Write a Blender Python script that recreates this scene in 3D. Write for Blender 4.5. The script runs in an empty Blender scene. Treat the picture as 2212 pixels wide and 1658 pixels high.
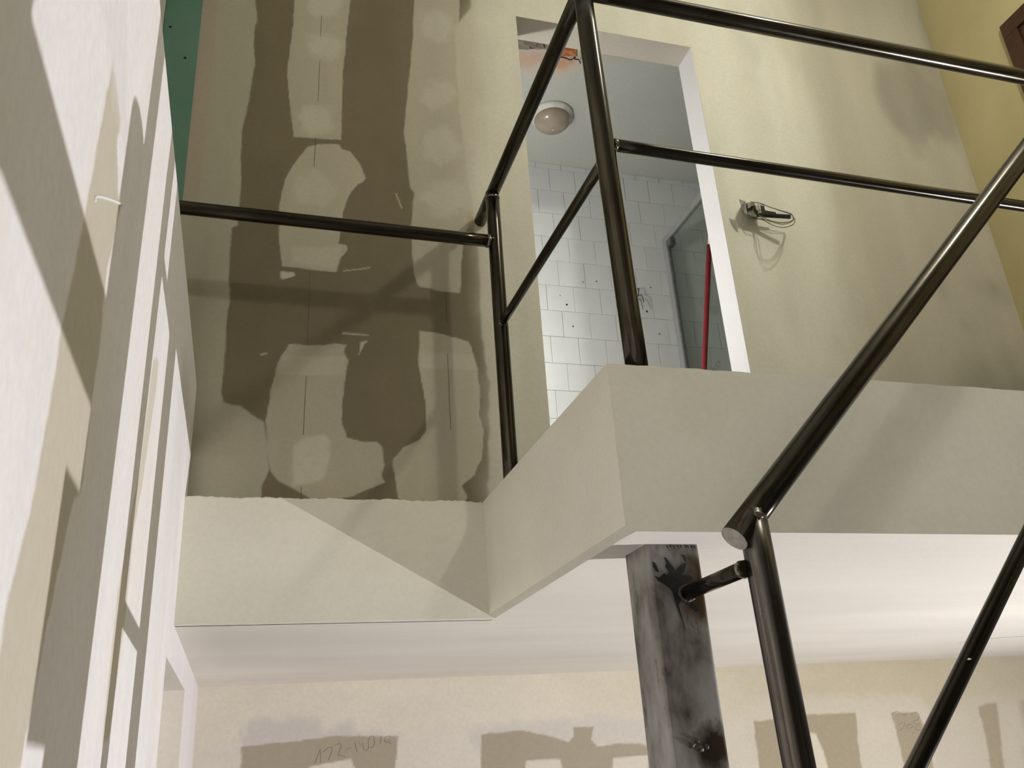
import bpy, bmesh, math, random
import numpy as np
from mathutils import Matrix, Vector

# ------------------------------------------------------------------ camera, world, exposure
# World frame: X right, Y away from the camera, Z up; the camera sits at the origin.
# Rows: camera right, camera down, camera forward (solved from the photo's vanishing lines).
CR = np.array([[0.9593037, -0.27564155, -0.06130379],
               [0.05465634, 0.39424672, -0.9173779],
               [0.27703629, 0.87669337, 0.39326789]])
CF, CX, CY = 1903.543, 1106.0, 829.0
scene = bpy.context.scene
col = scene.collection
cam_d = bpy.data.cameras.new('camera')
cam_d.sensor_width = 36.0
cam_d.lens = CF / 2212.0 * 36.0
cam_d.clip_start = 0.02
cam = bpy.data.objects.new('camera', cam_d)
col.objects.link(cam)
_r, _d, _f = CR
cam.matrix_world = Matrix(((_r[0], -_d[0], -_f[0], 0), (_r[1], -_d[1], -_f[1], 0), (_r[2], -_d[2], -_f[2], 0), (0, 0, 0, 1)))
scene.camera = cam

world = bpy.data.worlds.new('world')
scene.world = world
world.use_nodes = True
world.node_tree.nodes['Background'].inputs[0].default_value = (0.02, 0.02, 0.022, 1)
world.node_tree.nodes['Background'].inputs[1].default_value = 0.3

scene.view_settings.view_transform = 'Standard'
scene.view_settings.look = 'None'
scene.view_settings.gamma = 1.0
scene.view_settings.use_curve_mapping = False
scene.view_settings.exposure = 0.0
scene.cycles.caustics_reflective = False
scene.cycles.caustics_refractive = False

# lamp positions and strengths (the lamp objects are built further down)
LAMP_FLOOD = (4.8, 1.17, -1.93)      # work lamp on a stand, lower floor
LAMP_FLOOD_R = 0.010
LAMP_FLOOD_STR = 64.0 / (math.pi * 0.010 ** 2)   # radiant intensity over the bulb's disc
LAMP_FLOOD_COL = (1.0, 0.975, 0.995)
LAMP_CEIL = (2.1, 0.70, 3.12)        # globe under the upper ceiling
LAMP_CEIL_STR = 205.0 * (0.09 / 0.07) ** 2
LAMP_CEIL_COL = (1.0, 0.985, 0.87)
LAMP_BATH = (0.50, 3.00, 1.65)       # bulb lamp inside the bathroom
LAMP_BATH_STR = 780.0
LAMP_BATH_COL = (1.0, 0.985, 1.0)

# ------------------------------------------------------------------ helpers: rays, noise, masks
def ray(px, py):
    return CR.T @ np.array([(px - CX) / CF, (py - CY) / CF, 1.0])
def onY(px, py, Y):
    r = ray(px, py); return r * (Y / r[1])
def onX(px, py, X):
    r = ray(px, py); return r * (X / r[0])
def onZ(px, py, Z):
    r = ray(px, py); return r * (Z / r[2])

_rng = np.random.RandomState(7)
_tab = _rng.rand(256, 256)
def vnoise(x, y, seed=0):
    x = x + seed * 17.31; y = y + seed * 9.77
    xi = np.floor(x).astype(int); yi = np.floor(y).astype(int)
    fx = x - xi; fy = y - yi
    fx = fx * fx * (3 - 2 * fx); fy = fy * fy * (3 - 2 * fy)
    a = _tab[xi & 255, yi & 255]; b = _tab[(xi + 1) & 255, yi & 255]
    c = _tab[xi & 255, (yi + 1) & 255]; d = _tab[(xi + 1) & 255, (yi + 1) & 255]
    return (a * (1 - fx) + b * fx) * (1 - fy) + (c * (1 - fx) + d * fx) * fy
def fbm(x, y, f, seed=0, octs=3):
    s = 0; a = 1.0; t = 0
    for k in range(octs):
        s = s + a * vnoise(x * f, y * f, seed + k * 3.7); t += a; a *= 0.5; f *= 2.1
    return s / t
def sstep(a, b, x):
    t = np.clip((x - a) / (b - a), 0, 1)
    return t * t * (3 - 2 * t)
def poly_sdf(U, V, poly):
    n = len(poly); d2 = np.full(U.shape, 1e9); ins = np.zeros(U.shape, bool)
    for i in range(n):
        ax, ay = poly[i]; bx, by = poly[(i + 1) % n]
        ex, ey = bx - ax, by - ay
        wx, wy = U - ax, V - ay
        t = np.clip((wx * ex + wy * ey) / (ex * ex + ey * ey + 1e-12), 0, 1)
        d2 = np.minimum(d2, (wx - ex * t) ** 2 + (wy - ey * t) ** 2)
        c = (ay > V) != (by > V)
        if ey != 0:
            ins ^= c & (U < ax + (V - ay) * ex / ey)
    d = np.sqrt(d2)
    return np.where(ins, -d, d)
def blend(C, U, V, poly, colr, soft=0.003, rag=0.004, seed=1, amount=1.0):
    """Lay a patch (a polygon on the wall, in metres) of another colour onto C."""
    p = np.array(poly, float); m = soft + rag * 2 + 0.01
    sel = np.where((U > p[:, 0].min() - m) & (U < p[:, 0].max() + m) & (V > p[:, 1].min() - m) & (V < p[:, 1].max() + m))[0]
    if not len(sel): return
    u, v = U[sel], V[sel]
    du = (fbm(u, v, 28, seed, 3) - 0.5) * 2 * rag; dv = (fbm(u, v, 28, seed + 5, 3) - 0.5) * 2 * rag
    a = sstep(soft, -soft, poly_sdf(u + du, v + dv, poly)) * amount
    a = a[:, None]
    C[sel] = C[sel] * (1 - a) + np.array(colr)[None, :] * a
def ell(cu, cv, ru, rv, n=14):
    return [(cu + ru * math.cos(k * 2 * math.pi / n), cv + rv * math.sin(k * 2 * math.pi / n)) for k in range(n)]

# ------------------------------------------------------------------ helpers: materials
def new_mat(name):
    m = bpy.data.materials.new(name); m.use_nodes = True
    nt = m.node_tree; b = nt.nodes['Principled BSDF']
    return m, nt, b
def N(nt, t, **kw):
    n = nt.nodes.new(t)
    for k, v in kw.items():
        if k.startswith('i_'): n.inputs[k[2:].replace('_', ' ')].default_value = v
        else: setattr(n, k, v)
    return n
def noise_node(nt, scale, detail=4, rough=0.55, stretch=(1, 1, 1), coord='Object'):
    tc = N(nt, 'ShaderNodeTexCoord'); mp = N(nt, 'ShaderNodeMapping')
    mp.inputs['Scale'].default_value = stretch
    nt.links.new(tc.outputs[coord], mp.inputs[0])
    n = N(nt, 'ShaderNodeTexNoise'); n.inputs['Scale'].default_value = scale
    n.inputs['Detail'].default_value = detail; n.inputs['Roughness'].default_value = rough
    nt.links.new(mp.outputs[0], n.inputs['Vector'])
    return n
def ramp(nt, stops):
    r = N(nt, 'ShaderNodeValToRGB'); e = r.color_ramp.elements
    e[0].position, e[0].color = stops[0][0], (*stops[0][1], 1)
    e[1].position, e[1].color = stops[-1][0], (*stops[-1][1], 1)
    for p, c in stops[1:-1]:
        k = e.new(p); k.color = (*c, 1)
    return r
def mix_mul(nt, a, b, fac=1.0):
    m = N(nt, 'ShaderNodeMix', data_type='RGBA', blend_type='MULTIPLY')
    m.inputs[0].default_value = fac
    nt.links.new(a, m.inputs[6]); nt.links.new(b, m.inputs[7])
    return m.outputs[2]
def add_bump(nt, b, height, strength=0.2, dist=0.002):
    bp = N(nt, 'ShaderNodeBump'); bp.inputs['Strength'].default_value = strength; bp.inputs['Distance'].default_value = dist
    nt.links.new(height, bp.inputs['Height']); nt.links.new(bp.outputs[0], b.inputs['Normal'])
def plaster(name, c0, c1, scale=3.0, stretch=(1, 1, 1), rough=0.85, c2=None):
    m, nt, b = new_mat(name)
    n = noise_node(nt, scale, 4, 0.5, stretch)
    r = ramp(nt, [(0.3, c0), (0.7, c1)] if c2 is None else [(0.25, c0), (0.5, c1), (0.75, c2)])
    nt.links.new(n.outputs[0], r.inputs[0])
    f = noise_node(nt, 90, 3, 0.6)
    rf = ramp(nt, [(0.3, (0.95, 0.95, 0.95)), (0.7, (1, 1, 1))])
    nt.links.new(f.outputs[0], rf.inputs[0])
    nt.links.new(mix_mul(nt, r.outputs[0], rf.outputs[0]), b.inputs['Base Color'])
    b.inputs['Roughness'].default_value = rough
    b.inputs['Specular IOR Level'].default_value = 0.25
    add_bump(nt, b, f.outputs[0], 0.12, 0.001)
    return m
def painted(name, rough=0.85):
    m, nt, b = new_mat(name)
    at = N(nt, 'ShaderNodeAttribute', attribute_name='paint')
    f = noise_node(nt, 70, 3, 0.6)
    rf = ramp(nt, [(0.3, (0.93, 0.93, 0.93)), (0.7, (1, 1, 1))])
    nt.links.new(f.outputs[0], rf.inputs[0])
    nt.links.new(mix_mul(nt, at.outputs['Color'], rf.outputs[0]), b.inputs['Base Color'])
    b.inputs['Roughness'].default_value = rough
    b.inputs['Specular IOR Level'].default_value = 0.25
    add_bump(nt, b, f.outputs[0], 0.1, 0.001)
    return m
def steel(name, dark, mid, light, rough=(0.22, 0.42), metallic=0.85, scale=55, stretch=(1, 1, 0.03)):
    m, nt, b = new_mat(name)
    n = noise_node(nt, scale, 4, 0.6, stretch)
    r = ramp(nt, [(0.3, dark), (0.52, mid), (0.72, light)])
    nt.links.new(n.outputs[0], r.inputs[0])
    p = noise_node(nt, 9, 4, 0.6, (1, 1, 0.4))
    rp = ramp(nt, [(0.35, (0.62, 0.58, 0.5)), (0.65, (1, 1, 1))])
    nt.links.new(p.outputs[0], rp.inputs[0])
    nt.links.new(mix_mul(nt, r.outputs[0], rp.outputs[0]), b.inputs['Base Color'])
    mr = N(nt, 'ShaderNodeMapRange'); mr.inputs[3].default_value = rough[0]; mr.inputs[4].default_value = rough[1]
    nt.links.new(p.outputs[0], mr.inputs[0]); nt.links.new(mr.outputs[0], b.inputs['Roughness'])
    b.inputs['Metallic'].default_value = metallic
    add_bump(nt, b, n.outputs[0], 0.08, 0.0006)
    return m
def plain(name, c, rough=0.6, metallic=0.0, spec=0.4, var=0.12, scale=25):
    m, nt, b = new_mat(name)
    n = noise_node(nt, scale, 3, 0.55)
    r = ramp(nt, [(0.3, tuple(x * (1 - var) for x in c)), (0.7, tuple(min(1, x * (1 + var)) for x in c))])
    nt.links.new(n.outputs[0], r.inputs[0]); nt.links.new(r.outputs[0], b.inputs['Base Color'])
    b.inputs['Roughness'].default_value = rough; b.inputs['Metallic'].default_value = metallic
    b.inputs['Specular IOR Level'].default_value = spec
    return m
def emitter(name, c, s):
    m, nt, b = new_mat(name)
    nt.nodes.remove(b)
    e = N(nt, 'ShaderNodeEmission'); e.inputs[0].default_value = (*c, 1); e.inputs[1].default_value = s
    nt.links.new(e.outputs[0], nt.nodes['Material Output'].inputs[0])
    return m

PAPER = (0.225, 0.19, 0.125)     # bare drywall paper
THIN = (0.52, 0.485, 0.385)       # first thin coat of joint compound
THICK = (0.70, 0.67, 0.555)       # heavier coat
CREAM = (0.835, 0.81, 0.685)
LILAC = (0.90, 0.872, 0.885)
M = {}
M['painted'] = painted('drywall_paint')
M['fascia'] = plaster('fascia_plaster', (0.78, 0.755, 0.64), (0.87, 0.845, 0.73), 2.2, (1, 1, 1.6))
M['ceiling'] = plaster('ceiling_skim', (0.755, 0.72, 0.665), (0.865, 0.825, 0.745), 1.6, (0.42, 1.6, 1))
M['cream'] = plaster('cream_plaster', (0.66, 0.64, 0.57), (0.75, 0.73, 0.66), 2.0)
M['unseen_dark'] = plaster('dark_unseen_plaster', (0.15, 0.14, 0.125), (0.20, 0.19, 0.17), 3)  # unseen walls and side ceiling, darkened to cut bounced light
M['white_trim'] = plaster('white_skim', (0.86, 0.85, 0.86), (0.92, 0.91, 0.91), 2.0)
M['yellow'] = plaster('old_yellow_paint', (0.50, 0.43, 0.225), (0.63, 0.55, 0.31), 2.5, (1, 1, 0.8))
M['green'] = plaster('green_board_paper', (0.135, 0.265, 0.215), (0.17, 0.315, 0.255), 4)
M['concrete'] = plaster('screed', (0.22, 0.21, 0.19), (0.29, 0.28, 0.25), 4)
M['tile'] = plain('white_glazed_tile', (0.68, 0.71, 0.705), 0.16, 0, 0.5, 0.04, 6)
M['grout'] = plain('grout', (0.30, 0.30, 0.28), 0.9)
M['bath_ceiling'] = painted('bath_ceiling_paint')
M['steel'] = steel('raw_steel_tube', (0.030, 0.027, 0.022), (0.070, 0.063, 0.050), (0.17, 0.150, 0.118), (0.11, 0.27), 0.88)
M['steel_bare'] = steel('ground_steel_tube', (0.045, 0.040, 0.033), (0.13, 0.12, 0.108), (0.33, 0.31, 0.29), (0.18, 0.36), 0.9, 95, (1, 1, 0.010))
M['weld'] = plain('weld_metal', (0.24, 0.22, 0.195), 0.30, 1.0, 0.5, 0.35, 160)
M['weld_dark'] = plain('burnt_weld', (0.055, 0.045, 0.035), 0.5, 0.3, 0.5, 0.5, 200)
M['cap'] = plain('rail_end_cap', (0.50, 0.475, 0.42), 0.55, 0.2, 0.5, 0.25, 70)
M['scorch'] = plain('scorched_paint', (0.018, 0.018, 0.02), 0.35, 0, 0.6, 0.3, 60)
M['pencil'] = plain('pencil_mark', (0.13, 0.12, 0.10), 0.9)
M['pencil_soft'] = plain('faint_pencil_mark', (0.23, 0.205, 0.165), 0.9)
M['dark'] = plain('drill_hole_dark', (0.02, 0.02, 0.02), 0.9)
M['wood'] = plain('dark_varnished_wood', (0.05, 0.017, 0.007), 0.4, 0, 0.5, 0.3, 14)
M['red'] = plain('red_paint', (0.20, 0.010, 0.018), 0.4, 0, 0.5, 0.08)
M['white_plastic'] = plain('white_plastic', (0.75, 0.73, 0.68), 0.45)
M['lamp_base'] = plain('lamp_base_plastic', (0.62, 0.62, 0.58), 0.5)
M['grey_metal'] = plain('galvanised_metal', (0.20, 0.20, 0.20), 0.45, 0.7, 0.5, 0.2, 50)
M['alu'] = plain('aluminium_profile', (0.44, 0.46, 0.45), 0.35, 0.6, 0.5, 0.06)
M['black'] = plain('black_conduit', (0.015, 0.015, 0.014), 0.5)
M['wire_green'] = plain('green_yellow_wire', (0.14, 0.145, 0.065), 0.5)
M['wire_blue'] = plain('blue_wire', (0.17, 0.19, 0.27), 0.5)
M['connector'] = plain('connector_block', (0.20, 0.19, 0.14), 0.5, 0, 0.4, 0.35, 60)
M['brick'] = plain('orange_clay_block', (0.46, 0.17, 0.075), 0.9, 0, 0.2, 0.3, 40)
M['rubble'] = plain('grey_rubble', (0.21, 0.19, 0.15), 0.95, 0, 0.2, 0.45, 30)
M['mortar'] = plain('pale_mortar', (0.46, 0.44, 0.30), 0.95, 0, 0.2, 0.3, 40)
M['lamp_metal'] = plain('lamp_stand_metal', (0.05, 0.05, 0.05), 0.4, 0.5)
M['globe_flood'] = emitter('flood_bulb', LAMP_FLOOD_COL, LAMP_FLOOD_STR)
M['globe_bath'] = emitter('bathroom_bulb', LAMP_BATH_COL, LAMP_BATH_STR)
M['globe_passage'] = emitter('passage_globe', (1.0, 0.93, 0.82), 1.15 / (math.pi * 0.06 ** 2))
M['globe_ceil'] = emitter('ceiling_globe', LAMP_CEIL_COL, LAMP_CEIL_STR)
# column steel: bluish mill scale with brown burns
def column_mat():
    m, nt, b = new_mat('column_mill_scale')
    n = noise_node(nt, 8, 5, 0.6, (1, 1, 0.5))
    r = ramp(nt, [(0.36, (0.075, 0.064, 0.050)), (0.47, (0.235, 0.225, 0.205)), (0.60, (0.39, 0.385, 0.37))])
    nt.links.new(n.outputs[0], r.inputs[0])
    s = noise_node(nt, 17, 4, 0.6, (1, 1, 0.5))
    rs = ramp(nt, [(0.30, (0.30, 0.22, 0.13)), (0.42, (1, 1, 1))])
    nt.links.new(s.outputs[0], rs.inputs[0])
    out = mix_mul(nt, r.outputs[0], rs.outputs[0])
    tc = N(nt, 'ShaderNodeTexCoord')
    for (c, rad, colr) in (((0.045, -0.058, 2.341), 0.075, (0.30, 0.17, 0.07)), ((0.03, -0.058, 2.05), 0.05, (0.10, 0.055, 0.025)), ((0.075, -0.058, 2.39), 0.05, (0.45, 0.33, 0.2))):
        d = N(nt, 'ShaderNodeVectorMath', operation='DISTANCE'); d.inputs[1].default_value = c
        nt.links.new(tc.outputs['Object'], d.inputs[0])
        q = noise_node(nt, 30, 3, 0.6)
        ad = N(nt, 'ShaderNodeMath', operation='MULTIPLY_ADD'); ad.inputs[1].default_value = 0.06
        nt.links.new(q.outputs[0], ad.inputs[0]); nt.links.new(d.outputs['Value'], ad.inputs[2])
        mr = N(nt, 'ShaderNodeMapRange'); mr.inputs[1].default_value = rad * 0.4 + 0.03; mr.inputs[2].default_value = rad + 0.03
        nt.links.new(ad.outputs[0], mr.inputs[0])
        rr = ramp(nt, [(0.0, colr), (1.0, (1, 1, 1))])
        nt.links.new(mr.outputs[0], rr.inputs[0])
        out = mix_mul(nt, out, rr.outputs[0])
    nt.links.new(out, b.inputs['Base Color'])
    b.inputs['Metallic'].default_value = 0.25; b.inputs['Roughness'].default_value = 0.38
    add_bump(nt, b, s.outputs[0], 0.1, 0.001)
    return m
M['column'] = column_mat()
def glass_mat(name, tint, rough=0.02):
    m, nt, b = new_mat(name); nt.nodes.remove(b)
    g = N(nt, 'ShaderNodeBsdfGlossy'); g.inputs['Roughness'].default_value = rough
    t = N(nt, 'ShaderNodeBsdfTransparent'); t.inputs[0].default_value = (*tint, 1)
    lw = N(nt, 'ShaderNodeLayerWeight'); lw.inputs[0].default_value = 0.5
    pw = N(nt, 'ShaderNodeMath', operation='POWER'); pw.inputs[1].default_value = 5.0
    nt.links.new(lw.outputs['Facing'], pw.inputs[0])
    fr = N(nt, 'ShaderNodeMapRange'); fr.inputs[3].default_value = 0.03; fr.inputs[4].default_value = 0.9
    nt.links.new(pw.outputs[0], fr.inputs[0])
    mx = N(nt, 'ShaderNodeMixShader')
    nt.links.new(fr.outputs[0], mx.inputs[0]); nt.links.new(t.outputs[0], mx.inputs[1]); nt.links.new(g.outputs[0], mx.inputs[2])
    nt.links.new(mx.outputs[0], nt.nodes['Material Output'].inputs[0])
    return m
M['glass'] = glass_mat('tinted_shower_glass', (0.86, 0.885, 0.865))
def dome_mat():
    m, nt, b = new_mat('frosted_lamp_dome')
    b.inputs['Base Color'].default_value = (0.42, 0.35, 0.28, 1)
    b.inputs['Roughness'].default_value = 0.18
    n = noise_node(nt, 14, 3, 0.5)
    r = ramp(nt, [(0.3, (0.27, 0.22, 0.165)), (0.7, (0.35, 0.30, 0.235))])
    nt.links.new(n.outputs[0], r.inputs[0]); nt.links.new(r.outputs[0], b.inputs['Base Color'])
    return m
M['dome'] = dome_mat()

# ------------------------------------------------------------------ helpers: objects
def wmat(o):
    b = o.matrix_basis.copy()
    return wmat(o.parent) @ o.matrix_parent_inverse @ b if o.parent else b
def link(name, me, mat, parent=None, loc=None):
    o = bpy.data.objects.new(name, me); col.objects.link(o)
    if mat is not None and not me.materials: me.materials.append(mat)
    if parent is not None:
        o.parent = parent
        o.matrix_parent_inverse = wmat(parent).inverted()
    if loc is not None: o.location = loc
    return o
def tag(o, label=None, cat=None, group=None, kind=None):
    if label: o['label'] = label
    if cat: o['category'] = cat
    if group: o['group'] = group
    if kind: o['kind'] = kind
    return o
def empty(name, loc, label, cat, group=None):
    o = bpy.data.objects.new(name, None); col.objects.link(o); o.location = loc
    o.empty_display_size = 0.05
    return tag(o, label, cat, group)
def mesh_from(name, v, f, smooth=False):
    me = bpy.data.meshes.new(name); me.from_pydata([tuple(map(float, p)) for p in v], [], f)
    if smooth:
        for p in me.polygons: p.use_smooth = True
    me.update(); return me
def box_vf(x0, x1, y0, y1, z0, z1, off=0):
    v = [(x0, y0, z0), (x1, y0, z0), (x1, y1, z0), (x0, y1, z0), (x0, y0, z1), (x1, y0, z1), (x1, y1, z1), (x0, y1, z1)]
    f = [(0, 3, 2, 1), (4, 5, 6, 7), (0, 1, 5, 4), (1, 2, 6, 5), (2, 3, 7, 6), (3, 0, 4, 7)]
    return v, [tuple(i + off for i in q) for q in f]
def boxes(name, bl, mat, parent=None, bevel=0.0):
    v, f = [], []
    for b in bl:
        a, q = box_vf(*b, off=len(v)); v += a; f += q
    o = link(name, mesh_from(name, v, f), mat, parent)
    if bevel:
        md = o.modifiers.new('bevel', 'BEVEL'); md.width = bevel; md.segments = 2; md.limit_method = 'ANGLE'
    return o
def struct(o, label=None):
    o['kind'] = 'structure'
    if label: o['label'] = label
    return o
def tube(name, p0, p1, r, mat, parent=None, segs=28, cap=True):
    p0, p1 = Vector(p0), Vector(p1); d = p1 - p0; L = d.length
    v, f = [], []
    nl = max(2, int(L / 0.12))
    for k in range(nl + 1):
        for s in range(segs):
            a = 2 * math.pi * s / segs
            v.append((r * math.cos(a), r * math.sin(a), L * k / nl))
    for k in range(nl):
        for s in range(segs):
            s2 = (s + 1) % segs
            f.append((k * segs + s, k * segs + s2, (k + 1) * segs + s2, (k + 1) * segs + s))
    ns = len(f)
    if cap:
        f.append(tuple(range(segs - 1, -1, -1))); f.append(tuple(nl * segs + s for s in range(segs)))
    me = mesh_from(name, v, f)
    for p in me.polygons[:ns]: p.use_smooth = True
    o = link(name, me, mat, parent)
    q = d.to_track_quat('Z', 'Y')
    o.rotation_mode = 'QUATERNION'; o.rotation_quaternion = q; o.location = p0
    return o
def sweep_vf(pts, r, segs=6, off=0):
    pts = [Vector(p) for p in pts]; v, f = [], []
    up = Vector((0.3, 0.5, 0.8)); n = len(pts)
    prev = None
    for i, p in enumerate(pts):
        t = (pts[min(i + 1, n - 1)] - pts[max(i - 1, 0)]).normalized()
        if prev is None: a = t.cross(up).normalized()
        else:
            a = prev - t * prev.dot(t); a.normalize()
        prev = a; b = t.cross(a)
        rr = r[i] if isinstance(r, (list, tuple)) else r
        for s in range(segs):
            th = 2 * math.pi * s / segs
            v.append(p + a * rr * math.cos(th) + b * rr * math.sin(th))
    for i in range(n - 1):
        for s in range(segs):
            s2 = (s + 1) % segs
            f.append((off + i * segs + s, off + i * segs + s2, off + (i + 1) * segs + s2, off + (i + 1) * segs + s))
    f.append(tuple(off + s for s in range(segs - 1, -1, -1))); f.append(tuple(off + (n - 1) * segs + s for s in range(segs)))
    return v, f
def smooth_path(pts, n=8):
    P = [Vector(p) for p in pts]; out = []
    for i in range(len(P) - 1):
        p0, p1, p2, p3 = P[max(i - 1, 0)], P[i], P[i + 1], P[min(i + 2, len(P) - 1)]
        for k in range(n):
            t = k / n
            out.append(0.5 * ((2 * p1) + (p2 - p0) * t + (2 * p0 - 5 * p1 + 4 * p2 - p3) * t * t + (3 * p1 - p0 - 3 * p2 + p3) * t ** 3))
    out.append(P[-1]); return out
def sweep(name, pts, r, mat, parent=None, segs=8, n=8):
    pts = smooth_path(pts, n)
    v, f = sweep_vf(pts, r, segs)
    return link(name, mesh_from(name, v, f, True), mat, parent)
def bead(parent, c, axis, R, r=0.006, seed=0, mat='weld', name='weld_bead', squash=1.0):
    """A lumpy ring of weld metal around a tube."""
    rd = random.Random(seed); ax = Vector(axis).normalized()
    a = ax.orthogonal().normalized(); b = ax.cross(a); c = Vector(c)
    v, f = [], []; n, m = 30, 8
    for i in range(n):
        th = 2 * math.pi * i / n; dirv = a * math.cos(th) + b * math.sin(th)
        rr = r * (0.75 + 0.6 * rd.random()); off = (rd.random() - 0.5) * r * 0.8
        for j in range(m):
            ph = 2 * math.pi * j / m
            v.append(c + dirv * (R + rr * math.cos(ph)) + ax * (off + rr * squash * math.sin(ph)))
    for i in range(n):
        for j in range(m):
            f.append((i * m + j, ((i + 1) % n) * m + j, ((i + 1) % n) * m + (j + 1) % m, i * m + (j + 1) % m))
    return link(name, mesh_from(name, v, f, True), M[mat], parent)
def lathe(name, prof, c, mat, parent=None, segs=40, axis='Z', smooth=True):
    v, f = [], []; n = len(prof)
    for (r, h) in prof:
        for s in range(segs):
            a = 2 * math.pi * s / segs
            v.append((c[0] + r * math.cos(a), c[1] + r * math.sin(a), c[2] + h))
    for i in range(n - 1):
        for s in range(segs):
            s2 = (s + 1) % segs
            f.append((i * segs + s, i * segs + s2, (i + 1) * segs + s2, (i + 1) * segs + s))
    f.append(tuple(range(segs - 1, -1, -1))); f.append(tuple((n - 1) * segs + s for s in range(segs)))
    return link(name, mesh_from(name, v, f, smooth), mat, parent)

def axis_vals(*segs):
    """segs: (start, stop, step) ranges that follow one another."""
    out = []
    for a, b, s in segs:
        n = max(1, int(round((b - a) / s)))
        out += list(np.linspace(a, b, n + 1)[:-1])
    out.append(segs[-1][1]); return np.array(out)
def snap(vals, marks):
    vals = vals.copy()
    for m in marks: vals[np.argmin(np.abs(vals - m))] = m
    return vals
def grid_wall(name, plane, at, back, us, vs, holes, colorfn, mat, jitter=None, parent=None, edge_col=(0.66, 0.62, 0.55)):
    """A wall face as a fine grid (colour attribute 'paint') with thickness; plane 'Y' -> (u=X, v=Z), 'X' -> (u=Y, v=Z), 'Z' -> (u=X, v=Y)."""
    U, V = np.meshgrid(us, vs, indexing='ij'); nu, nv = len(us), len(vs)
    Uf, Vf = U.ravel(), V.ravel()
    C = np.ones((nu * nv, 3)); C = colorfn(Uf, Vf)
    D = np.full(Uf.shape, at)
    if jitter is not None: D = D + jitter(Uf, Vf)
    def P3(u, v, d):
        if plane == 'Y': return np.stack([u, d, v], 1)
        if plane == 'X': return np.stack([d, u, v], 1)
        return np.stack([u, v, d], 1)
    verts = P3(Uf, Vf, D)
    uc = (us[:-1] + us[1:]) / 2; vc = (vs[:-1] + vs[1:]) / 2
    keep = np.ones((nu - 1, nv - 1), bool)
    for (a, b, c, d) in holes:
        keep &= ~((uc[:, None] > a) & (uc[:, None] < b) & (vc[None, :] > c) & (vc[None, :] < d))
    idx = np.arange(nu * nv).reshape(nu, nv)
    q = np.stack([idx[:-1, :-1], idx[1:, :-1], idx[1:, 1:], idx[:-1, 1:]], -1)[keep]
    n0 = nu * nv
    # thickness: border strips along every boundary edge of the kept cells, plus coarse back plates
    ev, ef = [], []
    def strip(a, b):   # a, b: (u, v)
        i = n0 + len(ev)
        for (u, v) in (a, b):
            ev.append(P3(np.array([u]), np.array([v]), np.array([at]))[0]); ev.append(P3(np.array([u]), np.array([v]), np.array([back]))[0])
        ef.append((i, i + 2, i + 3, i + 1))
    u0, u1, v0, v1 = us[0], us[-1], vs[0], vs[-1]
    rects = [(u0, u1, v0, v1)] + [(max(a, u0), min(b, u1), max(c, v0), min(d, v1)) for (a, b, c, d) in holes]
    for (a, b, c, d) in rects:
        strip((a, c), (b, c)); strip((b, c), (b, d)); strip((b, d), (a, d)); strip((a, d), (a, c))
    # back face on a coarse grid split at the hole edges
    bu = sorted(set([u0, u1] + [min(max(x, u0), u1) for h in holes for x in h[:2]])); bv = sorted(set([v0, v1] + [min(max(x, v0), v1) for h in holes for x in h[2:]]))
    for i in range(len(bu) - 1):
        for j in range(len(bv) - 1):
            cu, cv = (bu[i] + bu[i + 1]) / 2, (bv[j] + bv[j + 1]) / 2
            if any(a < cu < b and c < cv < d for (a, b, c, d) in holes): continue
            k = n0 + len(ev)
            for (u, v) in ((bu[i], bv[j]), (bu[i + 1], bv[j]), (bu[i + 1], bv[j + 1]), (bu[i], bv[j + 1])):
                ev.append(P3(np.array([u]), np.array([v]), np.array([back]))[0])
            ef.append((k, k + 1, k + 2, k + 3))
    allv = np.vstack([verts, np.array(ev)]); allf = np.vstack([q, np.array(ef)]).astype(np.int32)
    me = bpy.data.meshes.new(name)
    me.vertices.add(len(allv)); me.vertices.foreach_set('co', allv.astype(np.float32).ravel())
    nf = len(allf)
    me.loops.add(nf * 4); me.loops.foreach_set('vertex_index', allf.ravel())
    me.polygons.add(nf); me.polygons.foreach_set('loop_start', (np.arange(nf) * 4).astype(np.int32)); me.polygons.foreach_set('loop_total', np.full(nf, 4, np.int32))
    at_ = me.attributes.new('paint', 'FLOAT_COLOR', 'POINT')
    edge = np.tile(C.mean(0) * 0.4 + np.array(edge_col) * 0.6, (len(ev), 1))
    allc = np.hstack([np.vstack([C, edge]), np.ones((len(allv), 1))])
    at_.data.foreach_set('color', allc.astype(np.float32).ravel())
    me.update(); me.validate()
    return link(name, me, mat, parent)

# ------------------------------------------------------------------ main dimensions (metres, camera at 0)
XL = -0.179; XLU = -0.40          # lower left wall face, set-back upper left wall face
ZLEDGE = 1.122
ZC = 0.391; ZT = 0.745            # lower ceiling / landing floor level
YA = 2.56; YW = 2.645; YWB = 2.768  # fascia below the wall, upper back wall front and rear face
XC = 0.691; YB = 1.528            # landing edge faces
YLB = 4.35                        # lower back wall
XRW = 3.169                       # upper right (yellow) wall
ZF = -2.05; ZUC = 3.50            # lower floor, upper ceiling
DX0, DX1, DZ = 0.9615, 1.782, 2.886 # bathroom doorway
BZ = 3.06; BY = 3.79; BXL = 0.20; BXR = 3.0

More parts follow.
